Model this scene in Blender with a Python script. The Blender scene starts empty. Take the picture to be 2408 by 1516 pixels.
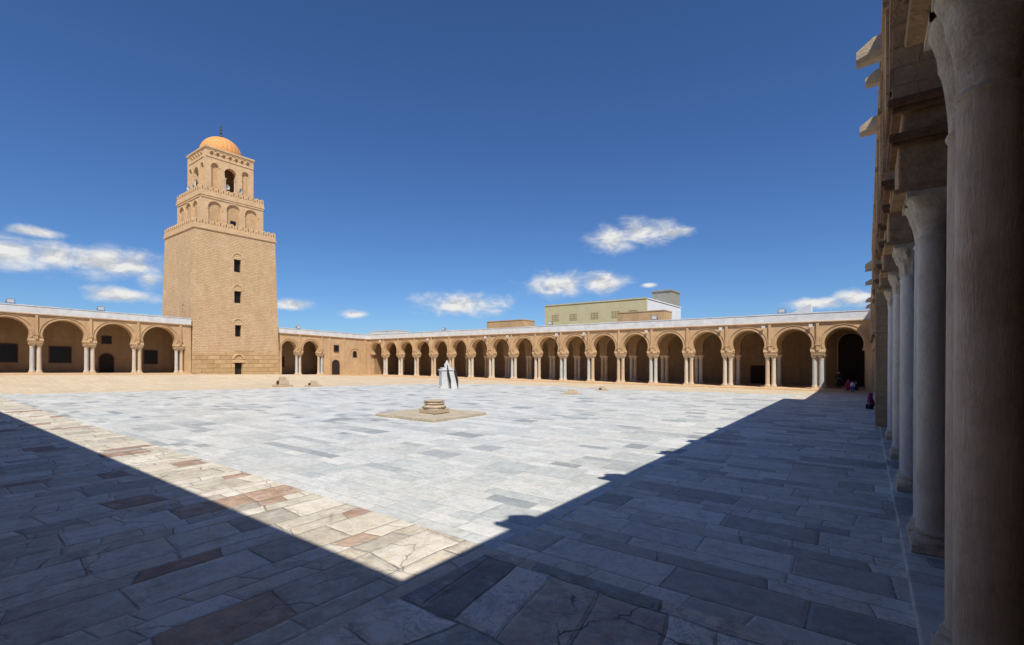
import bpy, bmesh, math, random
from mathutils import Vector, Matrix
random.seed(7)
R=math.radians
scene=bpy.context.scene
col=scene.collection
# ---- world axes: a = along the prayer hall (+Y), b = across the court (-X)
def P(a,b,z): return Vector((-b,a,z))
EYE=2.85

# =============== materials ===============
class N:
    def __init__(s,nt): s.nt=nt
    def n(s,t,**k):
        nd=s.nt.nodes.new(t)
        for a,v in k.items(): setattr(nd,a,v)
        return nd
    def l(s,o,i): s.nt.links.new(o,i)
    def set(s,i,v):
        if isinstance(v,bpy.types.NodeSocket): s.l(v,i)
        else: i.default_value=v
    def m(s,op,a,b=None,c=None,clamp=False):
        nd=s.n('ShaderNodeMath',operation=op); nd.use_clamp=clamp
        s.set(nd.inputs[0],a)
        if b is not None: s.set(nd.inputs[1],b)
        if c is not None: s.set(nd.inputs[2],c)
        return nd.outputs[0]
    def v(s,op,a,b=None):
        nd=s.n('ShaderNodeVectorMath',operation=op)
        s.set(nd.inputs[0],a)
        if b is not None: s.set(nd.inputs[1],b)
        return nd.outputs['Value'] if op in('LENGTH','DOT_PRODUCT','DISTANCE') else nd.outputs[0]
    def comb(s,x,y,z):
        nd=s.n('ShaderNodeCombineXYZ')
        for i,q in enumerate((x,y,z)): s.set(nd.inputs[i],q)
        return nd.outputs[0]
    def sep(s,vv):
        nd=s.n('ShaderNodeSeparateXYZ'); s.l(vv,nd.inputs[0]); return nd.outputs
    def mix(s,f,a,b,mode='MIX'):
        nd=s.n('ShaderNodeMix',data_type='RGBA',blend_type=mode)
        s.set(nd.inputs[0],f)
        for i,q in ((6,a),(7,b)):
            if isinstance(q,tuple) and len(q)==3: q=q+(1,)
            s.set(nd.inputs[i],q)
        return nd.outputs[2]
    def noise(s,vec,scale,detail=4,rough=.55,dist=0.):
        nd=s.n('ShaderNodeTexNoise'); s.set(nd.inputs['Vector'],vec)
        nd.inputs['Scale'].default_value=scale; nd.inputs['Detail'].default_value=detail
        nd.inputs['Roughness'].default_value=rough; nd.inputs['Distortion'].default_value=dist
        return nd.outputs['Fac']
    def ramp(s,f,stops,interp='LINEAR'):
        nd=s.n('ShaderNodeValToRGB'); s.l(f,nd.inputs[0]); cr=nd.color_ramp; cr.interpolation=interp
        while len(cr.elements)<len(stops): cr.elements.new(.5)
        for e,(p,c) in zip(cr.elements,stops):
            e.position=p; e.color=tuple(c)+((1,) if len(c)==3 else ())
        return nd.outputs[0]
    def mr(s,f,a,b,c=0.,d=1.,smooth=False):
        nd=s.n('ShaderNodeMapRange'); nd.interpolation_type='SMOOTHSTEP' if smooth else 'LINEAR'
        s.set(nd.inputs[0],f)
        for i,q in enumerate((a,b,c,d)): nd.inputs[i+1].default_value=q
        return nd.outputs[0]
    def white(s,x,y=None):
        nd=s.n('ShaderNodeTexWhiteNoise')
        if y is None:
            nd.noise_dimensions='1D'; s.set(nd.inputs['W'],x)
        else:
            nd.noise_dimensions='2D'; s.l(s.comb(x,y,0.),nd.inputs['Vector'])
        return nd.outputs['Value'],nd.outputs['Color']
def gray(x): return (x,x,x)
def newmat(name,fn,rough=.85,spec=.3):
    m=bpy.data.materials.new(name); m.use_nodes=True; nt=m.node_tree
    b=nt.nodes['Principled BSDF']; q=N(nt)
    r=fn(q); colr,height,bump=r[0],r[1],r[2]
    if isinstance(colr,tuple): b.inputs['Base Color'].default_value=colr+(1,)
    else: q.l(colr,b.inputs['Base Color'])
    if len(r)>3: q.set(b.inputs['Roughness'],r[3])
    else: b.inputs['Roughness'].default_value=rough
    b.inputs['Specular IOR Level'].default_value=spec
    if height is not None:
        bp=q.n('ShaderNodeBump'); bp.inputs['Distance'].default_value=bump; bp.inputs['Strength'].default_value=1.
        q.l(height,bp.inputs['Height']); q.l(bp.outputs[0],b.inputs['Normal'])
    return m
def pos(q): return q.n('ShaderNodeNewGeometry').outputs['Position']
def uvw(q):
    p=q.sep(pos(q)); return q.comb(q.m('ADD',p[0],p[1]),p[2],0.),p
def brick(q,vec,w,h,mortar,c1,c2,cm,sq=1.):
    nd=q.n('ShaderNodeTexBrick'); q.l(vec,nd.inputs['Vector'])
    nd.inputs['Scale'].default_value=1; nd.inputs['Brick Width'].default_value=w; nd.inputs['Row Height'].default_value=h
    nd.inputs['Mortar Size'].default_value=mortar; nd.inputs['Mortar Smooth'].default_value=.3
    for k,c in (('Color1',c1),('Color2',c2),('Mortar',cm)): nd.inputs[k].default_value=c+(1,)
    return nd.outputs['Color'],nd.outputs['Fac']
def sandwall(name,base,dark,bw=.30,bh=.09,contrast=.5,mottle=.4):
    def fn(q):
        v,p=uvw(q); P0=pos(q)
        c,f=brick(q,v,bw,bh,.012,base,tuple(x*.84 for x in base),tuple(x*.66 for x in base))
        plain=q.mix(q.mr(q.noise(P0,1.1,5,.65),.3,.7),tuple(x*.84 for x in base),tuple(min(1,x*1.12) for x in base))
        pat=q.mr(q.noise(P0,.5,3),.4,.62)
        c=q.mix(q.m('MULTIPLY',pat,contrast+.3,clamp=True),plain,c)
        st=q.noise(q.v('MULTIPLY',P0,(2.2,2.2,.35)),1.,4,.6)
        c=q.mix(q.mr(st,.48,.75,0,.65),c,dark)
        sp=q.noise(P0,.8,4,.7)
        c=q.mix(q.mr(sp,.55,.75,0,mottle),c,tuple(min(1,x*1.18+.03) for x in base))
        fine=q.noise(P0,14,4,.7)
        c=q.mix(.45,c,q.ramp(fine,[(.25,gray(.30)),(.75,gray(.76))]),'OVERLAY')
        h=q.m('ADD',q.m('MULTIPLY',f,-.6),q.m('MULTIPLY',fine,1.3))
        return c,h,.022
    return newmat(name,fn,.95,.15)
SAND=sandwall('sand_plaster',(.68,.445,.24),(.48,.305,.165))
SANDSHADE=sandwall('sand_inner_shade',(.43,.28,.15),(.28,.18,.10))  # darker copy of the sand plaster, gallery interior shade put into the colour
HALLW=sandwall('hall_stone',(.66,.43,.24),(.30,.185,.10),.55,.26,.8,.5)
HALLSHADE=sandwall('hall_inner_shade',(.14,.09,.055),(.07,.045,.03),.55,.26,.8,.3)  # very dark copy of the hall stone; interior shade is in its colour
def towerfn(q):
    v,p=uvw(q); P0=pos(q)
    w_=q.n('ShaderNodeVectorMath',operation='MULTIPLY_ADD'); 
    q.l(q.comb(q.m('SUBTRACT',q.noise(P0,1.7,2),.5),q.m('SUBTRACT',q.noise(P0,.9,2),.5),0.),w_.inputs[0]); w_.inputs[1].default_value=(.25,.16,0); q.l(v,w_.inputs[2])
    c,f=brick(q,w_.outputs[0],.50,.21,.026,(.75,.51,.30),(.65,.43,.24),(.48,.31,.17))
    c2,f2=brick(q,w_.outputs[0],1.4,.55,.03,(.64,.43,.21),(.44,.28,.125),(.28,.18,.09))
    big=q.noise(P0,.9,3)
    c2=q.mix(q.mr(big,.35,.65),c2,(.50,.34,.18))
    edge=q.m('ADD',p[2],q.m('MULTIPLY',q.noise(P0,.5,1),1.2))
    k=q.mr(edge,4.3,4.45,1,0)
    mot=q.noise(P0,.6,6,.7)
    c=q.mix(q.mr(mot,.5,.75,0,.55),c,(.82,.59,.38))
    c=q.mix(k,c,c2); f=q.m('ADD',q.m('MULTIPLY',f2,k),q.m('MULTIPLY',f,q.m('SUBTRACT',1.,k)))
    st=q.noise(q.v('MULTIPLY',P0,(1.3,1.3,.3)),1.,5,.6)
    c=q.mix(q.mr(st,.45,.8,0,.5),c,(.48,.315,.175))
    fine=q.noise(P0,8,6,.75)
    c=q.mix(.5,c,q.ramp(fine,[(.25,gray(.28)),(.75,gray(.8))]),'OVERLAY')
    return c,q.m('ADD',q.m('MULTIPLY',f,-.9),q.m('MULTIPLY',fine,.8)),.05
TOWER=newmat('tower_brick',towerfn,.95,.1)
def stonefn(c1,c2,scale=3.,b=.02,fs=.3):
    def fn(q):
        P0=pos(q); n1=q.noise(P0,scale,5,.65); n2=q.noise(P0,scale*7,5,.7)
        c=q.mix(q.mr(n1,.3,.7),c1,c2)
        c=q.mix(fs,c,q.ramp(n2,[(.25,gray(.25)),(.75,gray(.8))]),'OVERLAY')
        return c,n2,b
    return fn
def marblefn(c1,c2,vein,va=.25):
    def fn(q):
        tc=q.n('ShaderNodeTexCoord').outputs['Object']; P0=tc
        inf=q.n('ShaderNodeObjectInfo').outputs['Random']
        P1=q.v('ADD',P0,q.comb(q.m('MULTIPLY',inf,31.),0.,0.))
        n1=q.noise(q.v('MULTIPLY',P1,(4,4,.8)),1.,6,.65,1.)
        c=q.mix(q.mr(n1,.3,.7),c1,c2)
        w=q.m('ABSOLUTE',q.m('SUBTRACT',q.noise(q.v('MULTIPLY',P1,(1,1,.35)),2.6,5,.65,.6),.5))
        c=q.mix(q.mr(w,0,.03,va,0),c,vein)
        st=q.noise(P1,1.6,5,.65)
        c=q.mix(q.mr(st,.5,.75,0,.5),c,vein)
        gr=q.noise(q.v('MULTIPLY',P1,(45,45,9)),1.,5,.75)
        c=q.mix(.4,c,q.ramp(gr,[(.25,gray(.22)),(.75,gray(.76))]),'OVERLAY')
        return c,gr,.014
    return fn
WHITE=newmat('whitewash',stonefn((.56,.55,.52),(.76,.75,.73),1.2,.01,.25),.8)
TRIM=newmat('sand_trim',stonefn((.71,.49,.285),(.57,.38,.21),1.6,.02,.4),.9,.15)
SHAFT=[newmat('shaft_marble',marblefn((.68,.58,.44),(.56,.46,.34),(.40,.32,.24)),.6),
       newmat('shaft_grey',marblefn((.58,.56,.50),(.47,.46,.42),(.36,.34,.31)),.6),
       newmat('shaft_ochre',marblefn((.64,.48,.31),(.52,.38,.24),(.38,.27,.17)),.75)]
HALLS=[newmat('hall_shaft_cream',marblefn((.88,.78,.63),(.72,.61,.47),(.46,.38,.28)),.6),
       newmat('hall_shaft_pale',marblefn((.80,.76,.68),(.66,.61,.53),(.44,.40,.34)),.6)]
NEARS=newmat('weathered_shaft',marblefn((.88,.73,.54),(.68,.53,.37),(.38,.27,.17),.12),.8)
NEARC=newmat('weathered_capital',stonefn((.88,.75,.56),(.54,.41,.27),4.,.03,.55),.85)
CAPM=newmat('capital_stone',stonefn((.72,.58,.41),(.54,.41,.27),4.,.012,.3),.85)
IMPOST=newmat('impost_stone',stonefn((.66,.42,.225),(.38,.235,.125),3.,.03,.5),.9,.1)
OLDWOOD_SLIT=newmat('old_timber_slit_shade',stonefn((.34,.19,.10),(.16,.085,.045),5.,.01,.3),.8,.1)
DARK=newmat('dark_pane_hollow_shade',lambda q:((.015,.013,.012),None,0),.4)
GRILLE=newmat('dark_iron',lambda q:((.025,.025,.027),None,0),.6,.2)
DOORM=newmat('door_wood_dark_opening',stonefn((.04,.025,.018),(.02,.014,.01),5.,.01,.3),.8)
REDWOOD=newmat('red_window_wood',stonefn((.14,.06,.04),(.08,.04,.03),5.,.01,.3),.7)
CEIL=newmat('ceiling_wood',stonefn((.20,.13,.08),(.12,.08,.05),3.,.01,.3),.9)
DOME=newmat('dome_ochre',stonefn((.72,.35,.12),(.62,.28,.09),3.,.01,.3),.75)
BRASS=newmat('finial_metal',lambda q:((.08,.07,.05),None,0),.4)
GREENW=newmat('warehouse_render',stonefn((.46,.42,.24),(.54,.50,.31),.5,.01,.2),.9)
GREYW=newmat('pale_render',stonefn((.60,.63,.65),(.70,.72,.74),.6,.01,.15),.9)
CONC=newmat('concrete',stonefn((.22,.22,.18),(.33,.32,.27),1.5,.01,.3),.9)
LAMPM=newmat('lamp_casing',lambda q:((.25,.25,.26),None,0),.5)
GLASS=newmat('lamp_glass',lambda q:((.55,.58,.6),None,0),.15)
SPKM=newmat('speaker_paint',lambda q:((.38,.37,.35),None,0),.6)

# ---- paving
def pave(q,L,Wd,along,jit=.8,joint=.012,edge=.03,warp=.35,slant=.2):
    p=q.sep(pos(q))
    b_=q.m('MULTIPLY',p[0],-1.); a_=p[1]
    u,v=(a_,b_) if along=='a' else (b_,a_)
    wob=q.m('MULTIPLY',q.m('SUBTRACT',q.noise(pos(q),1.1,2),.5),edge*2.2)
    v=q.m('ADD',v,wob)
    vw=q.m('ADD',q.m('DIVIDE',v,Wd),q.m('MULTIPLY',q.m('SINE',q.m('MULTIPLY',v,2.1/Wd)),.27))
    row=q.m('FLOOR',vw); fv=q.m('FRACT',vw)
    r1=q.white(row)[0]; r2=q.white(q.m('ADD',row,57.3))[0]
    Lr=q.m('MULTIPLY_ADD',r1,L*jit,L*(1-jit/2))
    u2=q.m('ADD',u,q.m('MULTIPLY',q.noise(q.comb(q.m('MULTIPLY',u,.6/L),q.m('MULTIPLY',row,7.7),0.),1.,1),warp*L*3))
    u2=q.m('ADD',u2,q.m('MULTIPLY',q.m('MULTIPLY',q.m('SUBTRACT',fv,.5),q.m('SUBTRACT',r2,.5)),slant))
    uu=q.m('ADD',q.m('DIVIDE',u2,Lr),q.m('MULTIPLY',r2,9.))
    cl=q.m('FLOOR',uu); fu=q.m('FRACT',uu)
    du=q.m('MULTIPLY',q.m('MINIMUM',fu,q.m('SUBTRACT',1.,fu)),L)
    dv=q.m('MULTIPLY',q.m('MINIMUM',fv,q.m('SUBTRACT',1.,fv)),Wd)
    rough=q.m('MULTIPLY',q.m('SUBTRACT',q.noise(pos(q),9,3),.5),joint*1.8)
    dist=q.m('ADD',q.m('MINIMUM',du,dv),rough)
    j=q.mr(dist,joint*.3,joint*1.4,1,0,True)
    j=q.m('MULTIPLY',j,q.mr(q.noise(pos(q),2.3,3),.3,.6,.35,1.))
    rid,rc=q.white(cl,q.m('ADD',row,.37))
    soft=q.mr(dist,joint,joint*5,0,1,True)
    return rid,rc,j,soft
def pavmat(name,L,Wd,along,ramp,jointc,veins,spotty,joint=.012,edge=.03,rough=.5,jit=.8,relief=.012,dirt=(.3,.26,.2),dirtamt=.35,jamt=.85,blot=.5,slant=.2,veinc=(.25,.28,.32),crack=0.,stain=0.):
    def fn(q):
        P0=pos(q)
        rid,rc,j,soft=pave(q,L,Wd,along,jit,joint,edge,slant=slant)
        c=q.ramp(rid,ramp,'CONSTANT')
        rb=q.sep(rc)[1]
        c=q.mix(.4,c,q.ramp(rb,[(0,gray(.34)),(1,gray(.64))]),'OVERLAY')
        off=q.v('SCALE',rc); off.node.inputs['Scale'].default_value=20.
        Pv=q.v('ADD',P0,off)
        w=q.m('ABSOLUTE',q.m('SUBTRACT',q.noise(Pv,2.2,6,.66,.9),.5))
        c=q.mix(q.mr(w,0,.03,veins,0),c,veinc)
        cl=q.noise(Pv,3.5,5,.68,.3)
        c=q.mix(blot,c,q.ramp(cl,[(.25,gray(.30)),(.75,gray(.72))]),'OVERLAY')
        d=q.noise(P0,.35,5,.7)
        c=q.mix(q.mr(d,.45,.75,0,dirtamt),c,dirt)
        if stain:
            s2=q.noise(P0,1.5,6,.72,.5)
            c=q.mix(q.mr(s2,.52,.68,0,stain),c,tuple(x*.55 for x in dirt))
            s3=q.noise(q.v('ADD',P0,(9,4,0)),2.6,6,.72,.5)
            c=q.mix(q.mr(s3,.54,.7,0,stain),c,(.80,.76,.68))
        pit=q.noise(P0,38,3,.7)
        c=q.mix(q.mr(pit,.58,.72,0,spotty),c,tuple(x*.3 for x in (1,.9,.8)))
        big=q.noise(P0,7,5,.75)
        c=q.mix(.4,c,q.ramp(big,[(.25,gray(.28)),(.75,gray(.76))]),'OVERLAY')
        if crack:
            vo=q.n('ShaderNodeTexVoronoi',feature='DISTANCE_TO_EDGE'); vo.inputs['Scale'].default_value=.75
            wv=q.n('ShaderNodeTexNoise'); wv.inputs['Scale'].default_value=2.2; wv.inputs['Detail'].default_value=6; q.l(P0,wv.inputs['Vector'])
            ww=q.n('ShaderNodeVectorMath',operation='MULTIPLY_ADD'); q.l(wv.outputs['Color'],ww.inputs[0]); ww.inputs[1].default_value=(.45,.45,0); q.l(P0,ww.inputs[2])
            q.l(ww.outputs[0],vo.inputs['Vector'])
            ck=q.m('MULTIPLY',q.mr(vo.outputs['Distance'],.002,.011,1,0,True),q.mr(q.noise(P0,.8,3),.47,.55,0,crack))
            c=q.mix(ck,c,jointc); soft=q.m('SUBTRACT',soft,q.m('MULTIPLY',ck,.6))
        c=q.mix(q.m('MULTIPLY',j,jamt),c,jointc)
        h=q.m('ADD',q.m('MULTIPLY',soft,.7),q.m('ADD',q.m('MULTIPLY',rid,.35),q.m('MULTIPLY',pit,spotty*.7)))
        h=q.m('ADD',h,q.m('MULTIPLY',big,.4))
        rr=q.mr(q.noise(P0,4,3),.3,.7,rough-.1,rough+.15)
        return c,h,relief,rr
    return newmat(name,fn,rough,.3)
COURT=pavmat('court_marble',1.05,.52,'b',
    [(0,(.30,.325,.325)),(.045,(.41,.43,.42)),(.10,(.58,.59,.55)),(.35,(.645,.645,.60)),(.6,(.53,.55,.52)),(.78,(.69,.68,.625)),(.9,(.49,.51,.485))],
    (.32,.31,.28),.5,.06,.009,.008,.5,.8,.005,dirt=(.52,.50,.42),dirtamt=.5,jamt=.75,slant=.06,veinc=(.36,.38,.38),stain=.22)
PORT=pavmat('portico_marble',1.25,.46,'b',
    [(0,(.48,.42,.34)),(.15,(.78,.70,.57)),(.4,(.64,.57,.46)),(.6,(.88,.79,.65)),(.8,(.70,.63,.53)),(.93,(.40,.36,.30))],
    (.12,.10,.08),.45,.3,.011,.022,.5,1.1,.010,dirt=(.60,.48,.34),dirtamt=.45,slant=.15,stain=.35)
BIG=pavmat('large_slabs',1.5,1.0,'b',
    [(0,(.24,.22,.20)),(.10,(.80,.70,.55)),(.30,(.90,.82,.68)),(.48,(.60,.50,.38)),(.60,(.84,.75,.61)),(.8,(.36,.36,.29)),(.88,(.88,.78,.63))],
    (.08,.065,.05),.7,.6,.022,.12,.5,1.2,.024,dirt=(.54,.42,.28),dirtamt=.5,blot=.85,slant=1.1,crack=.9,stain=.6)
OLD=pavmat('old_slabs',1.05,.52,'a',
    [(0,(.36,.20,.135)),(.05,(.60,.54,.43)),(.22,(.72,.64,.51)),(.38,(.55,.49,.38)),(.52,(.78,.71,.58)),(.68,(.62,.55,.43)),(.82,(.44,.40,.33)),(.9,(.70,.63,.50)),(.98,(.46,.30,.20))],
    (.14,.115,.085),.3,.75,.014,.06,.6,1.2,.018,dirt=(.56,.47,.34),dirtamt=.45,blot=.75,slant=.3,crack=.6,stain=.5)
def groundfn(q):
    P0=pos(q)
    rid,rc,j,soft=pave(q,1.3,.8,'b',.9,.03,.06)
    c=q.ramp(rid,[(0,(.54,.43,.29)),(.5,(.64,.53,.38)),(1,(.58,.47,.33))])
    n=q.noise(P0,.5,5,.7)
    c=q.mix(q.mr(n,.4,.6),c,(.60,.48,.33))
    n2=q.noise(P0,3,5,.7)
    c=q.mix(q.mr(n2,.52,.72,0,.5),c,(.42,.34,.22))
    n3=q.noise(q.v('MULTIPLY',P0,(.25,.25,1)),1.,5,.65)
    c=q.mix(q.mr(n3,.5,.7,0,.5),c,(.44,.37,.25))
    c=q.mix(q.m('MULTIPLY',j,.35),c,(.30,.23,.15))
    return c,n2,.03
GROUND=newmat('beige_ground',groundfn,.95,.15)

# =============== mesh helpers ===============
class MB:
    def __init__(s,f=None): s.v=[];s.f=[];s.m=[];s.fn=f or (lambda u,v,z:Vector((u,v,z)))
    def face(s,pts,m=0,raw=False):
        i=len(s.v); s.v+=[(Vector(p) if raw else s.fn(*p)) for p in pts]
        s.f.append(tuple(range(i,i+len(pts)))); s.m.append(m)
    def box(s,u0,u1,v0,v1,z0,z1,m=0,t=0.):
        A=[(u0,v0,z0),(u1,v0,z0),(u1,v1,z0),(u0,v1,z0)]
        B=[(u0+t,v0+t,z1),(u1-t,v0+t,z1),(u1-t,v1-t,z1),(u0+t,v1-t,z1)]
        s.face(A[::-1],m); s.face(B,m)
        for i in range(4):
            j=(i+1)%4; s.face([A[i],A[j],B[j],B[i]],m)
    def lathe(s,cu,cv,prof,seg=24,m=0,mod=None,cap=True):
        rings=[]
        for k,(r,z) in enumerate(prof):
            ring=[]
            for i in range(seg):
                th=2*math.pi*i/seg; rr=r*(mod(th,k,z) if mod else 1)
                ring.append((cu+rr*math.cos(th),cv+rr*math.sin(th),z))
            rings.append(ring)
        for k in range(len(rings)-1):
            for i in range(seg):
                j=(i+1)%seg
                s.face([rings[k][i],rings[k][j],rings[k+1][j],rings[k+1][i]],m)
        if cap:
            s.face(rings[0][::-1],m); s.face(rings[-1],m)
    def arch(s,u0,u1,uc,r,zc,zi,ztop,v0,v1,m=0,n=22,ends=False):
        h=max(zc-zi,0); phi=math.asin(min(.95,h/r)); hw=math.sqrt(r*r-h*h)
        angs=[-phi+(math.pi+2*phi)*i/n for i in range(n+1)]
        for (uu,zz) in ((u1,zi),(u1,ztop),(u0,ztop),(u0,zi)):
            an=math.atan2(zz-zc,uu-uc)
            if an<-math.pi/2: an+=2*math.pi
            if -phi<an<math.pi+phi: angs.append(an)
        angs=sorted(set(round(x,6) for x in angs))
        def bd(an):
            c,sn=math.cos(an),math.sin(an); t=1e9
            if c>1e-7: t=min(t,(u1-uc)/c)
            if c<-1e-7: t=min(t,(u0-uc)/c)
            if sn>1e-7: t=min(t,(ztop-zc)/sn)
            if sn<-1e-7: t=min(t,(zi-zc)/sn)
            return uc+t*c,zc+t*sn
        for i in range(len(angs)-1):
            a,b=angs[i],angs[i+1]
            pa=(uc+r*math.cos(a),zc+r*math.sin(a)); pb=(uc+r*math.cos(b),zc+r*math.sin(b))
            qa,qb=bd(a),bd(b)
            for v in (v0,v1):
                s.face([(pa[0],v,pa[1]),(qa[0],v,qa[1]),(qb[0],v,qb[1]),(pb[0],v,pb[1])],m)
            s.face([(pa[0],v0,pa[1]),(pb[0],v0,pb[1]),(pb[0],v1,pb[1]),(pa[0],v1,pa[1])],m)
        s.face([(u0,v0,ztop),(u1,v0,ztop),(u1,v1,ztop),(u0,v1,ztop)],m)
        if hw<u1-uc-1e-4: s.face([(uc+hw,v0,zi),(u1,v0,zi),(u1,v1,zi),(uc+hw,v1,zi)],m)
        if hw<uc-u0-1e-4: s.face([(u0,v0,zi),(uc-hw,v0,zi),(uc-hw,v1,zi),(u0,v1,zi)],m)
        if ends:
            for u in (u0,u1): s.face([(u,v0,zi),(u,v1,zi),(u,v1,ztop),(u,v0,ztop)],m)
    def ring(s,uc,zc,r1,r2,a0,a1,vf,vb,m=0,n=22):
        for i in range(n):
            a=a0+(a1-a0)*i/n; b=a0+(a1-a0)*(i+1)/n
            g=lambda r,t,v:(uc+r*math.cos(t),v,zc+r*math.sin(t))
            s.face([g(r1,a,vf),g(r2,a,vf),g(r2,b,vf),g(r1,b,vf)],m)
            s.face([g(r2,a,vf),g(r2,a,vb),g(r2,b,vb),g(r2,b,vf)],m)
            s.face([g(r1,a,vf),g(r1,a,vb),g(r1,b,vb),g(r1,b,vf)],m)
    def mesh(s,name,mats,off=Vector((0,0,0)),smooth=False,bevel=0):
        me=bpy.data.meshes.new(name)
        me.from_pydata([tuple(p-off) for p in s.v],[],s.f)
        for mt in mats: me.materials.append(mt)
        for i,p in enumerate(me.polygons): p.material_index=s.m[i]
        bm=bmesh.new(); bm.from_mesh(me)
        bmesh.ops.remove_doubles(bm,verts=bm.verts,dist=.0005)
        bmesh.ops.dissolve_degenerate(bm,dist=.0003,edges=bm.edges)
        bmesh.ops.recalc_face_normals(bm,faces=bm.faces)
        if smooth:
            for f in bm.faces: f.smooth=True
        bm.to_mesh(me); bm.free()
        if smooth: 
            try: me.set_sharp_from_angle(angle=R(38))
            except Exception: pass
        return me
def thing(name,loc,label,category,group=None):
    o=bpy.data.objects.new(name,None); o.location=loc; o.empty_display_size=.3; col.objects.link(o)
    o['label']=label; o['category']=category
    if group: o['group']=group
    return o
def part(name,me,parent,loc=(0,0,0),rot=None,label=None):
    o=bpy.data.objects.new(name,me); col.objects.link(o); o.location=loc
    if rot: o.rotation_euler=rot
    if parent: o.parent=parent
    if label: o['label']=label
    return o
def subempty(name,parent,loc):
    o=bpy.data.objects.new(name,None); o.location=loc; o.empty_display_size=.1; col.objects.link(o); o.parent=parent; return o
def bev(o,w=.02,seg=2):
    m=o.modifiers.new('bevel','BEVEL'); m.width=w; m.segments=seg; m.limit_method='ANGLE'; m.angle_limit=R(40)
    return o

# =============== columns ===============
def col_geom(H,r,seg,zc_h=.46,flare=.62,smoothcap=False):
    B=MB(); B.box(-1.35*r,1.35*r,-1.35*r,1.35*r,0,.11)
    B.lathe(0,0,[(1.30*r,.11),(1.36*r,.14),(1.36*r,.17),(1.28*r,.2),(1.12*r,.215),(1.10*r,.235),(1.2*r,.25),(1.22*r,.275),(1.12*r,.3),(1.03*r,.31)],seg)
    S=MB(); zt=H-zc_h
    prof=[(1.05*r,.30),(1.0*r,.36)]
    for i in range(1,13):
        t=i/13; prof.append((r*(1.0-.09*t**1.6),.36+(zt-.07-.36)*t))
    prof+=[(.90*r,zt-.07),(.97*r,zt-.055),(.99*r,zt-.035),(.95*r,zt-.01),(.9*r,zt)]
    S.lathe(0,0,prof,seg)
    C=MB(); n=18; prof=[]
    for i in range(n+1):
        t=i/n; w=flare*t**2.0
        if smoothcap: w=flare*(.9*t**1.7)+.06*math.exp(-((t-.62)/.05)**2)
        prof.append((r*(.88+w+ (0 if smoothcap else .05)*math.sin(t*math.pi*4)),zt+(zc_h-.07)*t))
    def mod(th,k,z):
        t=(z-zt)/(zc_h-.07)
        sq=1+.22*t**3*abs(math.sin(2*th))**3
        if smoothcap: return sq*(1+.02*math.cos(4*th)*t)
        ph=(t*2)%1.0
        leaf=1+.12*max(0,math.cos(8*th+(math.pi if t>.5 else 0)))*abs(math.sin(ph*math.pi))**.7
        return leaf*sq
    C.lathe(0,0,prof,max(seg,32),0,mod)
    w=(.88+flare)*r*1.0; C.box(-w,w,-w,w,H-.07,H)
    return B,S,C
def one_col(name,H,r,seg,shaft,zc_h=.46):
    B,S,C=col_geom(H,r,seg,zc_h)
    M=MB()
    for src,mi in ((B,1),(S,0),(C,1)):
        o=len(M.v); M.v+=src.v; M.f+=[tuple(i+o for i in f) for f in src.f]; M.m+=[mi]*len(src.f)
    return M.mesh(name,[shaft,CAPM],smooth=True)
GH=3.08
GCOL=[one_col('column_mesh',GH,.19,20,m) for m in SHAFT]

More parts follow.
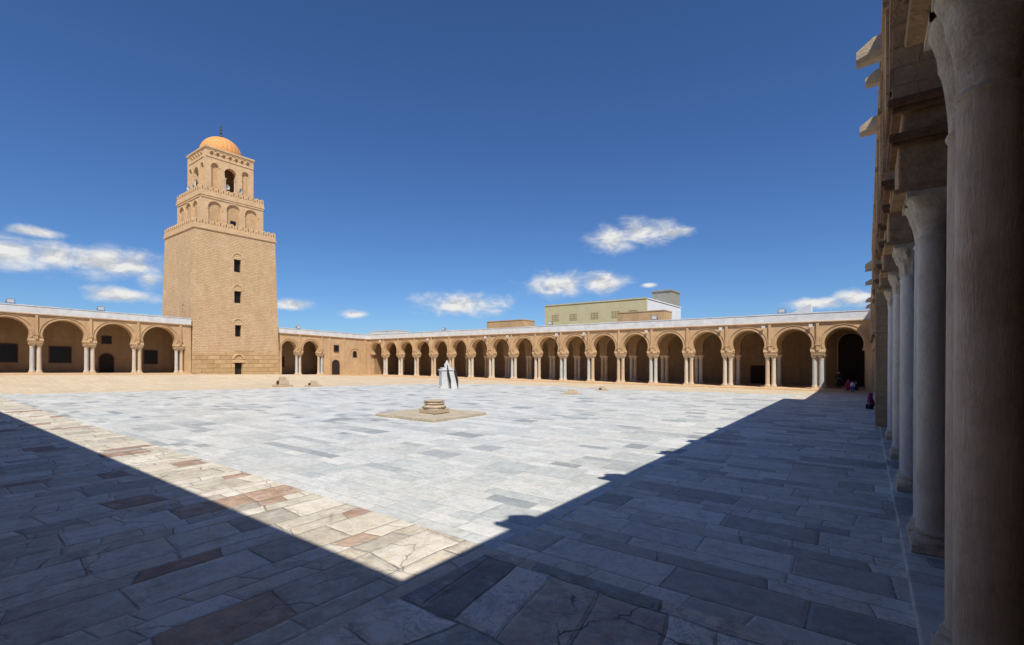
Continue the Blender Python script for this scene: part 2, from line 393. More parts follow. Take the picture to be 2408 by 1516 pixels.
# =============== gallery generator ===============
def gallery(name,label,fn,base,bays,u0,u1,colpairs,H=7.0,zi=3.6,zc=4.15,depth=7.4,T=.85,inner=True,wall=SAND,cornz=6.2,solid=None,z0=.16,shaftseed=1,ends=(True,True)):
    rnd=random.Random(shaftseed)
    t=thing(name,base,label,'arcade')
    off=Vector(base)
    W=MB(fn)
    for (a,b,c,r) in bays:
        W.arch(a,b,c,r,zc,zi,cornz,0,T,n=26)
        ph=math.asin((zc-zi)/r)
        W.ring(c,zc,r+.06,r+.20,-ph*.5,math.pi+ph*.5,-.05,.02)
        W.ring(c,zc,r+.30,r+.36,-.02,math.pi+.02,-.09,.02)
    if solid:
        for (a,b) in solid: W.box(a,b,0,T,z0-.3,cornz)
    for u in colpairs:
        W.box(u-.11,u+.11,-.13,.01,zi+.02,cornz-.16)
        W.box(u-.20,u+.20,-.17,.01,zi+.45,zi+.55)
    W.box(u0,u1,-.10,.01,cornz-.17,cornz-.09); W.box(u0,u1,-.16,.01,cornz-.09,cornz-.001)
    part('arcade_wall',W.mesh('w',[wall],off),t)
    for u in colpairs:
        I=MB(fn); oo=fn(u,T/2,GH+z0)
        I.box(u-.50,u+.50,.02,T-.02,GH+z0,zi-.14,t=0); I.box(u-.56,u+.56,-.05,T+.05,zi-.14,zi-.001)
        I.box(u-.54,u+.54,-.02,T+.02,GH+z0+.12,GH+z0+.17)
        bev(part('impost',I.mesh('i',[TRIM],oo),t,oo-off),.015,1)
    Pp=MB(fn)
    n=max(2,int((u1-u0)/3)); rz=random.Random(shaftseed+9)
    for i in range(n):
        x0=u0+(u1-u0)*i/n; x1=u0+(u1-u0)*(i+1)/n; dz=rz.uniform(-.025,.02)
        Pp.box(x0,x1,-.10,.50,H-.08,H+dz)
    Pp.box(u0,u1,-.06,.45,cornz,H-.08)
    part('parapet',Pp.mesh('p',[WHITE],off),t)
    Rf=MB(fn); Rf.box(u0,u1,.5,depth+.4,cornz-.25,cornz-.02)
    part('roof',Rf.mesh('r',[CEIL],off),t)
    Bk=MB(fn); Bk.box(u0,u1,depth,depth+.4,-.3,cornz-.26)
    part('back_wall',Bk.mesh('b',[SANDSHADE],off),t)
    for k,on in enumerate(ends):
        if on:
            Bk=MB(fn); x=u0 if k==0 else u1-.3; Bk.box(x,x+.3,T+.01,depth-.01,-.3,cornz-.27); part('end_wall',Bk.mesh('b',[SANDSHADE],off),t)
    S=MB(fn); S.box(u0,u1,-.32,depth,-.6,z0)
    bev(part('floor_step',S.mesh('s',[TRIM],off),t),.03,2)
    for u in colpairs:
        for du in (-.26,.26):
            if not(u0+.1<u+du<u1-.1): continue
            part('column',rnd.choice(GCOL[:2]+GCOL[:1]+GCOL[2:]),t,fn(u+du,T/2,z0)-off)
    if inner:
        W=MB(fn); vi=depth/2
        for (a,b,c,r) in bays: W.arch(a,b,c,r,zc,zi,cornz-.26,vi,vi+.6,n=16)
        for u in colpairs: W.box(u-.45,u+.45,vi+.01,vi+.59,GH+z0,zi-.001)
        part('inner_arcade_wall',W.mesh('w',[SANDSHADE],off),t)
        for u in colpairs:
            for du in (-.24,.24):
                if u0+.1<u+du<u1-.1: part('column',rnd.choice(GCOL),t,fn(u+du,vi+.3,z0)-off)
    return t,off
def window(parent,off,fn,u,z0,w,h,v=0.,bars=True,frame=REDWOOD,name='window',arched=False):
    e=subempty(name,parent,fn(u,v,z0)-off)
    o2=fn(u,v,z0)
    F=MB(fn); t=.09
    if arched:
        F.ring(u,z0+h-w/2,w/2-.01,w/2+t,0,math.pi,v-.08,v); top=z0+h-w/2
    else:
        F.box(u-w/2-t,u+w/2+t,v-.08,v-.002,z0+h,z0+h+t); top=z0+h
        F.box(u-w/2-t,u+w/2+t,v-.10,v-.002,z0-t,z0)
    F.box(u-w/2-t,u-w/2,v-.08,v-.002,z0,top); F.box(u+w/2,u+w/2+t,v-.08,v-.002,z0,top)
    part('frame',F.mesh('f',[frame],o2),e)
    G=MB(fn)
    if arched:
        pts=[(u-w/2,v-.012,z0),(u+w/2,v-.012,z0)]+[(u+w/2*math.cos(a),v-.012,top+w/2*math.sin(a)) for a in [math.pi*i/12 for i in range(13)]]
        G.face(pts)
    else: G.box(u-w/2,u+w/2,v-.014,v-.004,z0,z0+h)
    part('pane' if name=='window' else 'leaf',G.mesh('g',[DARK if name=='window' else DOORM],o2),e)
    if bars:
        g=MB(fn)
        nb=max(2,int(w/.22))
        for i in range(1,nb): x=u-w/2+w*i/nb; g.box(x-.012,x+.012,v-.05,v-.03,z0,top)
        nb=max(2,int(h/.25))
        for i in range(1,nb): zz=z0+(top-z0)*i/nb; g.box(u-w/2,u+w/2,v-.047,v-.033,zz-.012,zz+.012)
        part('grille',g.mesh('g',[GRILLE],o2),e)
    return e

A0=50.; B0=67.5
f1=lambda u,v,z: P(A0+v,u,z)
bw=3.76; cen=[1.6+bw*i for i in range(18)]
bays=[(c-bw/2,c+bw/2,c,1.40) for c in cen]
bays[0]=(-.3,cen[0]+bw/2,cen[0],1.40); bays[-1]=(cen[-1]-bw/2,B0,cen[-1],1.40)
pairs=[c+bw/2 for c in cen[:-1]]
g1,o1=gallery('arcade_gallery','long beige horseshoe arcade with paired marble columns and whitewashed parapet',f1,P(A0,33,0),bays,-.3,B0,pairs,shaftseed=3)
for x0,x1 in ((-.3,.08),(B0-.35,B0)):
    E=MB(f1); E.box(x0,x1,.02,.83,.0,3.6); part('end_pier',E.mesh('e',[SAND],o1),g1)
window(g1,o1,f1,1.22,.17,2.1,5.2,7.4,False,name='door',arched=True,frame=TRIM)  # near-black leaf paints the shade of a tall open doorway
window(g1,o1,f1,cen[2],.17,2.0,1.9,7.4,False,name='door')
TA0,TA1=23.6,34.7
sh=lambda a:1.30-(a-7.3)*.024
f2=lambda u,v,z: P(u,B0+v,z+sh(u))
cp=[1.4,5.6,9.8,14.0,18.2,22.4]
bays=[]
for i in range(len(cp)-1): bays.append((cp[i],cp[i+1],(cp[i]+cp[i+1])/2,1.62))
g2,o2=gallery('arcade_gallery','beige arcade of wide horseshoe arches adjoining the tower',f2,P(11,B0,1.2),bays,-.6,TA0-.02,cp,zc=4.05,inner=False,depth=4.2,solid=[(-.6,.8),(TA0-.65,TA0-.02)],shaftseed=5)
for x0,x1 in ((cp[-1],TA0-.65),(.8,cp[0])):
    Wf=MB(f2); Wf.box(x0,x1,0,.85,3.6,6.2); part('wall_end',Wf.mesh('x',[SAND],o2),g2)
window(g2,o2,f2,8.1,1.3,1.7,1.8,4.2); window(g2,o2,f2,12.3,1.3,1.7,1.7,4.2)
window(g2,o2,f2,16.3,3.6,.8,.8,4.2,False); window(g2,o2,f2,16.3,.17,1.25,2.2,4.2,False,name='door',arched=True)
window(g2,o2,f2,20.6,1.3,1.3,1.6,4.2)
sh3=lambda a:max(0,.45-(a-34)*.028)
f3=lambda u,v,z: P(u,B0+v,z+sh3(u))
cp3=[37.75,41.3]
bays=[(TA1+.02,37.75,36.15,1.10),(37.75,41.3,39.55,1.27)]
g3,o3=gallery('arcade_gallery','short beige gallery with two arches, a small door and window',f3,P(42,B0,.3),bays,TA1+.02,A0-.002,cp3,zc=4.0,inner=False,depth=4.2,solid=[(41.8,A0-.002)],cornz=6.2,shaftseed=8,H=6.95,ends=(False,True))
for bx in ((41.3,41.8,0,.85,3.6,6.2),(TA1+.02,TA1+.35,.02,.83,.0,3.6)):
    E=MB(f3); E.box(*bx); part('wall_end',E.mesh('e',[SAND],o3),g3)
for u in (42.6,45.2,49.2):
    E=MB(f3); E.box(u-.13,u+.13,-.12,0.01,0.1,6.03); part('pilaster',E.mesh('e',[SAND],o3),g3)
for aa in ((47.2,3.5,.95,1.08,-.1,math.pi+.1,-.07,.0),(43.7,2.35,.75,.85,0,math.pi,-.05,0)):
    E=MB(f3); E.ring(*aa); part('arch_moulding',E.mesh('e',[SAND],o3),g3)
window(g3,o3,f3,43.8,3.9,.75,.9,0,False); window(g3,o3,f3,43.7,.17,1.2,2.3,0,False,name='door',arched=True)
window(g3,o3,f3,47.2,3.0,.55,1.0,0,True,arched=True)
window(g3,o3,f3,36.9,1.3,1.2,1.5,4.2)

# =============== minaret ===============
mt=thing('minaret',P(29.1,73.0,.2),'tall square three-tiered beige brick minaret topped by ribbed ochre dome','tower')
mo=Vector(mt.location)
zt1=19.5; s0=5.56; s1=5.10
TC=(29.15,B0-.12+s0)
def tp(u,v,z): return P(TC[0]+u,TC[1]+v,z)
M=MB(tp)
A_=[(-s0,-s0,-.5),(s0,-s0,-.5),(s0,s0,-.5),(-s0,s0,-.5)]; B_=[(-s1,-s1,zt1),(s1,-s1,zt1),(s1,s1,zt1),(-s1,s1,zt1)]
M.face(A_[::-1]); M.face(B_)
for i in range(4): M.face([A_[i],A_[(i+1)%4],B_[(i+1)%4],B_[i]])
shaft=part('tower_shaft',M.mesh('sh',[TOWER],mo),mt)
def face_v(z): return -(s0+(s1-s0)*(z+.5)/(zt1+.5))
wins=[(15.35,.9,1.7),(11.15,.9,1.6),(6.6,.8,1.55)]
cut=MB(tp)
for z,w,h in wins: cut.box(-w/2,w/2,-s0-.4,face_v(z)+.55,z-h/2,z+h/2)
cut.box(-.48,.48,-s0-.4,-s0+.6,.3,2.35)
cut.box(-s0-.4,-s0+.75,-2.2,-1.8,8.6,9.9)
co=part('cut',cut.mesh('c',[TOWER],mo),mt)
bm_=shaft.modifiers.new('b','BOOLEAN'); bm_.operation='DIFFERENCE'; bm_.object=co; bm_.solver='EXACT'
bpy.context.view_layer.update()
dg=bpy.context.evaluated_depsgraph_get()
nm=bpy.data.meshes.new_from_object(shaft.evaluated_get(dg)); shaft.modifiers.clear(); shaft.data=nm
bpy.data.objects.remove(co)
for z,w,h in wins:
    e=subempty('window',mt,tp(0,face_v(z),z-h/2)-mo); eo=tp(0,face_v(z),z-h/2)
    G=MB(tp); G.box(-w/2+.01,w/2-.01,face_v(z)+.42,face_v(z)+.5,z-h/2+.01,z+h/2-.01); part('pane',G.mesh('g',[DARK],eo),e)
    G=MB(tp); vv=face_v(z)+.30
    for i in range(1,5): x=-w/2+w*i/5; G.box(x-.018,x+.018,vv,vv+.03,z-h/2,z+h/2)
    for i in range(1,7): zz=z-h/2+h*i/7; G.box(-w/2,w/2,vv-.01,vv+.02,zz-.015,zz+.015)
    part('grille',G.mesh('g',[GRILLE],eo),e)
    G=MB(tp); zc_=z+h/2+.25; vf=face_v(zc_)
    G.ring(0,zc_,.55,.72,0,math.pi,vf-.06,vf+.08); G.box(-.66,.66,face_v(z+h/2)-.03,face_v(z+h/2)+.1,z+h/2+.02,z+h/2+.2)
    part('relieving_arch',G.mesh('g',[TRIM],eo),e)
e=subempty('door',mt,tp(0,-s0,.3)-mo)
G=MB(tp); G.box(-.46,.46,-s0+.4,-s0+.5,.3,2.34); G.box(-.02,.02,-s0+.37,-s0+.4,.3,2.3); part('leaf',G.mesh('g',[DOORM],tp(0,-s0,.3)),e)
G=MB(tp); G.box(-.75,.75,-s0-.04,-s0+.12,2.36,2.72); G.ring(0,2.85,.55,.75,0,math.pi,-s0-.03,-s0+.15); part('lintel',G.mesh('g',[TRIM],tp(0,-s0,.3)),e)
def sides(fnc,s):
    for k in range(4):
        if k==0: g=lambda u,v,z:tp(u,-s+v,z)
        elif k==1: g=lambda u,v,z:tp(s-v,u,z)
        elif k==2: g=lambda u,v,z:tp(-u,s-v,z)
        else: g=lambda u,v,z:tp(-s+v,-u,z)
        fnc(g,k)
def battlement(z0,s,n,name):
    M=MB(); 
    def side(g,k):
        M.fn=g
        full=k in(0,2)
        e=0 if full else .5
        M.box(-s+e,s-e,0,.5,z0,z0+.22); 
        M.box(-s+e+.06,s-e-.06,.05,.45,z0+.22,z0+.62)
        st=2*s/n; w=st*.74
        for i in range(n):
            if (not full) and i in(0,n-1): continue
            c=-s+st*(i+.5)
            r=w/2; zc=z0+1.05
            pts=[(c-r,z0+.62),(c-r*.8,z0+.74),(c-r,z0+.86)]+[(c-r*math.cos(t),zc+r*math.sin(t)) for t in [math.pi*j/8 for j in range(9)]]+[(c+r,z0+.86),(c+r*.8,z0+.74),(c+r,z0+.62)]
            M.face([(p[0],.07,p[1]) for p in pts]); M.face([(p[0],.40,p[1]) for p in pts][::-1])
            for j in range(len(pts)):
                a,b=pts[j],pts[(j+1)%len(pts)]
                M.face([(a[0],.07,a[1]),(b[0],.07,b[1]),(b[0],.40,b[1]),(a[0],.40,a[1])])
            M.box(c-.055,c+.055,.055,.069,z0+.72,z0+1.15,1)  # dark strip painted for the shade inside each merlon slit, no timber there
    sides(side,s)
    part(name,M.mesh('bt',[TRIM,OLDWOOD_SLIT],mo),mt)
battlement(zt1,s1+.12,15,'battlement')
def niche_wall(M,g,s,e,z0,z1,niches,T,panel):
    M.fn=g; ns=sorted(niches); 
    bounds=[-s+e]+[(ns[i][0]+ns[i][1]+ns[i+1][0]-ns[i+1][1])/2 for i in range(len(ns)-1)]+[s-e]
    for i,(c,r,zsp,zb,open_) in enumerate(ns):
        a,b=bounds[i],bounds[i+1]
        zi=zsp-.25*r
        M.arch(a,b,c,r,zsp,zi,z1,0,T,n=16,ends=True)
        hw=math.sqrt(r*r-(zsp-zi)**2)
        M.box(a,c-hw,0,T,z0,zi); M.box(c+hw,b,0,T,z0,zi); M.box(c-hw,c+hw,0.002,T,z0,zb)
        M.ring(c,zsp,r+.05,r+.17,-.25,math.pi+.25,-.05,.01)
        if not open_: M.box(a+.05,b-.05,panel,T-.02,zb-.01,z1-.05,1)
s2=3.98; z2a,z2b=zt1,24.2
M=MB()
def t2(g,k):
    e=0 if k in(0,2) else .3
    niche_wall(M,g,s2,e,z2a,z2b,[(-2.3,.78,22.8,z2a+1.2,False),(0,.82,22.9,z2a+1.2,False),(2.3,.78,22.8,z2a+1.2,False)],.3,.16)
    M.box(-s2+e,s2-e,-.08,-.002,z2b-.25,z2b-.1)
sides(t2,s2)
M.fn=tp; M.box(-s2+.3,s2-.3,-s2+.3,s2-.3,z2a,z2b-.01)
part('middle_tier',M.mesh('t2',[TRIM,SAND],mo),mt)
G=MB(lambda u,v,z:tp(u,-s2+v,z)); G.box(-.35,.35,.13,.155,z2a+1.3,z2a+2.1)
part('window',G.mesh('g',[DARK],mo),mt)
battlement(z2b,s2+.12,13,'battlement')
s3=3.05; z3a,z3b=z2b,30.9
M=MB()
def t3(g,k):
    e=0 if k in(0,2) else .6
    niche_wall(M,g,s3,e,z3a,29.75,[(-1.95,.42,28.6,z3a+1.2,False),(0,.74,28.1,z3a+1.5,True),(1.95,.42,28.6,z3a+1.2,False)],.6,.22)
    xs=[-2.3,-1.55,-.8,0,.8,1.55,2.3] if e==0 else [-1.6,-.8,0,.8,1.6]
    niche_wall(M,g,s3,e,29.75,z3b,[(x,.20,30.3,30.02,False) for x in xs],.6,.2)
    for z in (29.72,30.72): M.box(-s3+e,s3-e,-.07,-.002,z,z+.09)
    M.box(-s3-.12 if e==0 else -s3+.5,s3+.12 if e==0 else s3-.5,-.14,.5,z3b,z3b+.22)
sides(t3,s3)
M.fn=tp; M.box(-s3+.3,s3-.3,-s3+.3,s3-.3,z3b-.35,z3b+.2)
part('lantern_tier',M.mesh('t3',[TRIM,SAND],mo),mt)
lc=one_col('tower_column_mesh',1.75,.10,14,SHAFT[0],.3)
for x in (-.62,.62):
    part('column',lc,mt,tp(x,-s3+.12,z3a+1.5)-mo); part('column',lc,mt,tp(-s3+.12,x,z3a+1.5)-mo)
D=MB(tp); rd=2.55; n=14; prof=[(rd*1.0,z3b+.2),(rd*1.0,z3b+.45)]
for i in range(1,n): 
    t=i/n*math.pi/2; prof.append((rd*math.cos(t)**.92,z3b+.45+2.55*math.sin(t)))
prof.append((.05,z3b+.45+2.56))
D.lathe(0,0,prof,144,0,lambda th,k,z:1+.03*abs(math.sin(14*th)) if k>1 else 1)
part('dome',D.mesh('dm',[DOME],mo,smooth=True),mt)
F=MB(tp); z=z3b+2.95
prof=[(.10,z),(.06,z+.2)]
for zz,r in ((.35,.22),(.85,.18),(1.25,.15),(1.6,.12)):
    for i in range(7):
        t=-math.pi/2+math.pi*i/6; prof.append((max(.045,r*math.cos(t)),z+zz+r*math.sin(t)))
prof.append((.02,z+2.15))
F.lathe(0,0,prof,16); part('finial',F.mesh('fi',[BRASS],mo,smooth=True),mt)
SP=MB(); SP.lathe(0,0,[(.05,0),(.07,.12),(.12,.25),(.22,.38),(.34,.46),(.35,.47),(.30,.46),(.14,.30),(.03,.2)],24,cap=False)
SP.box(-.03,.03,-.03,.03,-.18,0); spm=SP.mesh('horn',[SPKM],smooth=True)
for (u,v,rz) in ((-.65,-s3-.35,0),(.95,-s3-.35,.4),(-s3-.35,-.6,-1.57),(-s3-.35,.9,-1.2)):
    lt=thing('loudspeaker',tp(u,v,z3a+1.75),'pale grey horn loudspeaker mounted on the minaret','loudspeaker','loudspeakers on the minaret')
    lt.scale=(.8,.8,1)
    part('horn',spm,lt,(0,0,0),rot=(R(80),0,R(90)+rz))
    bk=MB(); bk.box(-.03,.03,-.03,.03,-1.3,0.0); bk.box(-.16,.16,-.03,.03,-.05,0); part('bracket',bk.mesh('bk',[LAMPM]),lt)

# =============== prayer hall facade ===============
C0=.30
fh=lambda u,v,z: P(u,-C0-v,z)
hall=thing('prayer_hall',fh(20,0,0),'shaded stone prayer hall portico with paired marble columns and rain spouts','building')
ho=Vector(hall.location)
hp=[1.75,5.55,9.25,13.1,16.95,20.8,24.65,28.5,32.35,36.2,40.05,43.9,47.75]
HT=9.45; HZI=6.55; HZC=6.85; TT=.95
W=MB(fh)
allp=[-2.1]+hp
for i in range(len(allp)-1):
    a,b=allp[i],allp[i+1]
    lo=(a+b)/2>34; top=HT if not lo else 6.9
    zi_,zc_=(HZI,HZC) if not lo else (4.3,4.6)
    r=(b-a)/2-.48
    W.arch(a,b,(a+b)/2,r,zc_,zi_,top,0,TT,n=26,ends=(i in(0,9,10)))
    W.ring((a+b)/2,zc_,r+.02,r+.26,-.1,math.pi+.1,-.035,.01)
W.box(47.75,A0-.01,0,TT,0.1,6.9); W.box(-2.1-.5,-2.1,0,TT,0,HT)
for i,u in enumerate(hp):
    lo=u>34
    zt=HT if not lo else 6.9; zz=HZI if not lo else 4.3
    W.box(u-.32,u+.32,-.07,.0,zz+.02,zt-.5)
    W.box(u-.40,u+.40,-.11,.0,zt-1.45,zt-1.3)
W.box(-2.6,34.3,-.05,0.0,HT-.5,HT-.38); W.box(-2.6,34.3,-.07,.5,HT-.12,HT+.02); W.box(34.3,A0-.01,-.08,.5,6.9,7.0)
W.box(24.1,25.1,-.02,.7,0.14,HZI)
W.box(-2.6,34.3,-.03,0,8.15,8.25)
part('facade_wall',W.mesh('hw',[HALLW],ho),hall)
for n_,u in enumerate(hp):
    lo=u>34; zz=HZI if not lo else 4.3; ct=5.2 if not lo else 3.4
    if n_<=1: ct=5.92
    oo=fh(u,TT/2,ct)
    I=MB(fh)
    I.box(u-.50,u+.50,.06,TT-.06,ct,zz-.62 if (not lo and n_>1) else zz-.12); 
    if not lo and n_>1: I.box(u-.46,u+.46,.10,TT-.1,zz-.50,zz-.12)
    bev(part('impost',I.mesh('hi',[IMPOST],oo),hall,oo-ho),.03,2)
    L=MB(fh)
    L.box(u-.60,u+.60,-.06,TT+.05,zz-.12,zz-.001); L.box(u-.55,u+.55,-.01,TT,zz-.20,zz-.12)
    bev(part('timber_ledge',L.mesh('hl',[OLDWOOD_SLIT],oo),hall,oo-ho),.015,2)
    if not lo and n_>1:
        L=MB(fh); L.box(u-.60,u+.60,-.05,TT+.05,zz-.62,zz-.50); L.box(u-.56,u+.56,-.02,TT+.02,zz-.68,zz-.62)
        bev(part('timber_ledge',L.mesh('hl',[OLDWOOD_SLIT],oo),hall,oo-ho),.015,2)
    L=MB(fh); L.box(u-.54,u+.54,.0,TT,ct+.001,ct+.07)
    bev(part('timber_ledge',L.mesh('hl',[IMPOST],oo),hall,oo-ho),.015,2)
STEPM=newmat('step_marble',marblefn((.84,.78,.67),(.70,.64,.54),(.46,.41,.35)),.5)
S=MB(fh); S.box(-2.6,7.6,.12,.98,-.3,.13); bev(part('marble_step',S.mesh('hs',[STEPM],ho),hall),.02,2)
S=MB(fh); S.box(7.61,A0-.4,.12,.98,-.3,.125); bev(part('paved_step',S.mesh('hs',[PORT],ho),hall),.02,2)
S=MB(fh); S.box(-2.6,A0-.4,.981,5.49,-.3,.12); part('inner_floor',S.mesh('hs',[HALLSHADE],ho),hall)
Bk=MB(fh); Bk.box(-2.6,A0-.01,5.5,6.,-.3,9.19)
part('back_wall',Bk.mesh('hb',[HALLSHADE],ho),hall)
Bk=MB(fh); Bk.box(-2.6,-2.2,.96,5.49,-.2,9.19)  # unseen end wall, added to darken the hall side of the near columns
part('end_wall',Bk.mesh('hb',[HALLSHADE],ho),hall)
for bx in ((-2.6,34.3,.5,6.,9.2,9.4),(34.3,A0-.01,.5,5.49,6.5,6.85),(34.2,34.5,.95,5.49,6.86,9.19)):
    Rf=MB(fh); Rf.box(*bx); part('roof',Rf.mesh('hr',[CEIL],ho),hall)
def hicol(u,v,H,r,shaft,ch=.62,flare=.62,sm=False):
    e=subempty('column',hall,fh(u,v,.13)-ho)
    B,S,C=col_geom(H,r,64,ch,flare,sm)
    bev(part('base',B.mesh('cb',[NEARC],smooth=True),e),.012,2)
    part('shaft',S.mesh('cs',[shaft],smooth=True),e)
    part('capital',C.mesh('cc',[NEARC],smooth=True),e)
hm={}
for i,u in enumerate(hp):
    lo=u>34; H=(5.2 if not lo else 3.4)-.13
    if abs(u-24.65)<.1: continue
    for j,du in enumerate((-.25,.25)):
        if i<=1: hicol(u+du,.475,5.92-.13,.207,NEARS,1.05 if j else .93,.70,True)
        elif u<14: hicol(u+du,.46,H,.19,HALLS[(i+j)%2],.62,.72,i==2)
        else:
            k=(round(H,2),(i+j)%2)
            if k not in hm: hm[k]=one_col('hall_column_mesh',H,.18,28,HALLS[(i+j)%2],.55)
            part('column',hm[k],hall,fh(u+du,.46,.13)-ho)
def spout():
    M=MB()
    prof=[(-.22,.18),(-.20,-.08),(-.11,-.18),(.11,-.18),(.20,-.08),(.22,.18),(.14,.18),(.11,0),(-.11,0),(-.14,.18)]
    back=[(x,.1,z) for x,z in prof]; mid=[(x,-.18,z-.03) for x,z in prof]; front=[(x*.8,-.45,z*.55-.13) for x,z in prof]
    M.face(back); M.face(front[::-1])
    for A,B in ((back,mid),(mid,front)):
        for i in range(len(prof)):
            j=(i+1)%len(prof); M.face([A[i],A[j],B[j],B[i]])
    return M
sm=spout().mesh('spout',[CAPM])
for u,z,s_ in [(2.1,9.2,1.45),(6.0,9.2,1.4),(9.7,9.25,1.15),(12.3,9.2,1.05),(13.3,9.1,.72),(16.1,9.15,1.),(28.5,7.4,.8),(31.,7.6,.8),(33.6,7.2,.8),(37.5,6.6,.8),(42.,6.6,.8)]:
    o=part('rain_spout',sm,hall,fh(u,0,z)-ho,rot=(0,0,R(270))); o.scale=(s_,s_,s_)

# =============== gallery behind the viewpoint ===============
fb=lambda u,v,z: P(-.75-v,u,z)
bb=thing('arcade_gallery',fb(30,0,0),'tall shaded beige arcade closing the court','arcade'); bo=Vector(bb.location)
W=MB(fb)
for i in range(17):
    c=2.+4*i; W.arch(c-2,c+2,c,1.5,6.4,6.1,9.4,0,.95,n=18,ends=True)
W.box(-.3,0,0,.95,0,9.4); W.box(0-.3,68,-.06,.5,9.4,9.5)
part('arcade_wall',W.mesh('bw',[HALLW],bo),bb)
W=MB(fb); W.box(-.3,68,4.,4.4,0,9.2); part('back_wall',W.mesh('bw',[SANDSHADE],bo),bb)
W=MB(fb); W.box(-.3,68,.5,4.4,9.2,9.35); part('roof',W.mesh('bw',[CEIL],bo),bb)
cm_=one_col('rear_column_mesh',6.1,.22,20,SHAFT[0],.6)
for i in range(1,17):
    for d in (-.27,.27): part('column',cm_,bb,fb(4.*i+d,.47,0)-bo)

# =============== ground sheets ===============
def smooth(x): x=max(0,min(1,x)); return x*x*(3-2*x)
def gz(a,b):
    k=sh(max(-6,min(a,35))) if a<34 else max(0,sh(34)-(a-34)*.045)
    return max(0,k)*smooth((b-53)/14.5)
lines_a=[-1800,-400,-120,-40,-8]+[5.55 if x==5 else float(x) for x in range(-6,60)]+[62,70,90,150,400,1800]
lines_b=[-1800,-400,-120,-40,-12]+[4.45 if x==4 else float(x) for x in range(-8,76)]+[80,90,150,400,1800]
def sheet(name,test,mat,dz,la=lines_a,lb=lines_b,label=None):
    M=MB()
    for i in range(len(la)-1):
        for j in range(len(lb)-1):
            a0,a1,b0,b1=la[i],la[i+1],lb[j],lb[j+1]
            if not test((a0+a1)/2,(b0+b1)/2): continue
            M.face([P(a,b,gz(a,b)+dz) for a,b in ((a0,b0),(a1,b0),(a1,b1),(a0,b1))],raw=True)
    me=M.mesh(name,[mat]); 
    bm=bmesh.new(); bm.from_mesh(me)
    for f in bm.faces:
        if f.normal.z<0: f.normal_flip()
    bm.to_mesh(me); bm.free()
    o=part(name,me,None); o['kind']='structure'; return o
gnd=sheet('ground',lambda a,b:True,GROUND,0)
poly=[(5,4),(5,56),(13,51.5),(22,46.8),(30,43.5),(36,41),(41.3,35),(42.6,28),(42.2,12),(44.5,3),(46,-.5),(5,-.5)]
def inpoly(a,b):
    c=False; n=len(poly)
    for i in range(n):
        x1,y1=poly[i]; x2,y2=poly[(i+1)%n]
        if (y1>b)!=(y2>b) and a<(x2-x1)*(b-y1)/(y2-y1)+x1: c=not c
    return c
rj=random.Random(4); jit={}
def court(a,b):
    k=(round(a*2),round(b*2)); jit.setdefault(k,rj.uniform(-.5,.5))
    return a>5.5 and b>4.4 and inpoly(max(5.3,a+jit[k]*.8) if a>7 else a,b)
c1=sheet('court_paving',court,COURT,.008)
c2=sheet('portico_paving',lambda a,b:a>5.5 and b<4.4 and a<46 and b>-1,PORT,.008)
c3=sheet('slab_paving',lambda a,b:-1<a<5.5 and -1<b<4.4,BIG,.008)
c4=sheet('old_paving',lambda a,b:-1<a<5.5 and 4.4<b<60,OLD,.008)

# =============== sundial ===============
SA,SB=33.6,32.8
fs=lambda u,v,z: P(SA+v,SB-u,z)
sd=thing('sundial',fs(0,0,0),'whitewashed sundial block with pointed top, steps and black handrails','sundial'); so=Vector(sd.location)
DW=newmat('sundial_marble',stonefn((.54,.54,.53),(.64,.64,.62),2.,.01,.15),.6)
M=MB(fs); M.box(-.80,.62,0,1.3,0,.16); M.box(-.66,.50,.1,1.2,.16,1.72); M.box(-.74,.58,.02,1.28,1.72,1.84); M.box(-.55,.4,.15,1.1,1.84,2.0)
bev(part('pedestal',M.mesh('s',[DW],so),sd),.02,2)
M=MB(fs); pts=[(-.28,2.0),(.2,2.0),(.22,2.3),(.08,2.5),(-.04,2.75),(-.16,2.5),(-.3,2.3)]
M.face([(u,.35,z) for u,z in pts]); M.face([(u,.62,z) for u,z in pts][::-1])
for i in range(7):
    a,b=pts[i],pts[(i+1)%7]; M.face([(a[0],.35,a[1]),(b[0],.35,b[1]),(b[0],.62,b[1]),(a[0],.62,a[1])])
bev(part('gnomon_stone',M.mesh('s',[DW],so),sd),.02,2)
M=MB(fs)
for i in range(6): M.box(-.06,.54,-.20*(i+1)+.1,-.20*i+.1,0,1.5-.25*i)
part('stair',M.mesh('s',[DW],so),sd)
def slab(M,x0,x1,p0,p1,h):
    A=[(x0,p0[0],p0[1]),(x1,p0[0],p0[1]),(x1,p1[0],p1[1]),(x0,p1[0],p1[1])]
    B=[(p[0],p[1],p[2]+h) for p in A]
    M.face(A); M.face(B)
    for i in range(4): j=(i+1)%4; M.face([A[i],A[j],B[j],B[i]])
for x in (-.12,.60):
    M=MB(fs)
    for i in range(13):
        y=-.10*i+.08; zb=max(0,1.5-.125*i); M.box(x-.02,x+.02,y-.02,y+.02,zb-.1 if zb>.1 else 0,zb+.75)
    slab(M,x-.035,x+.035,(.1,2.22),(-1.16,.70),.07)
    slab(M,x-.02,x+.02,(.1,1.34),(-1.16,.02),.70)
    part('handrail',M.mesh('s',[GRILLE],so),sd)
sd.rotation_euler=(0,0,R(60))

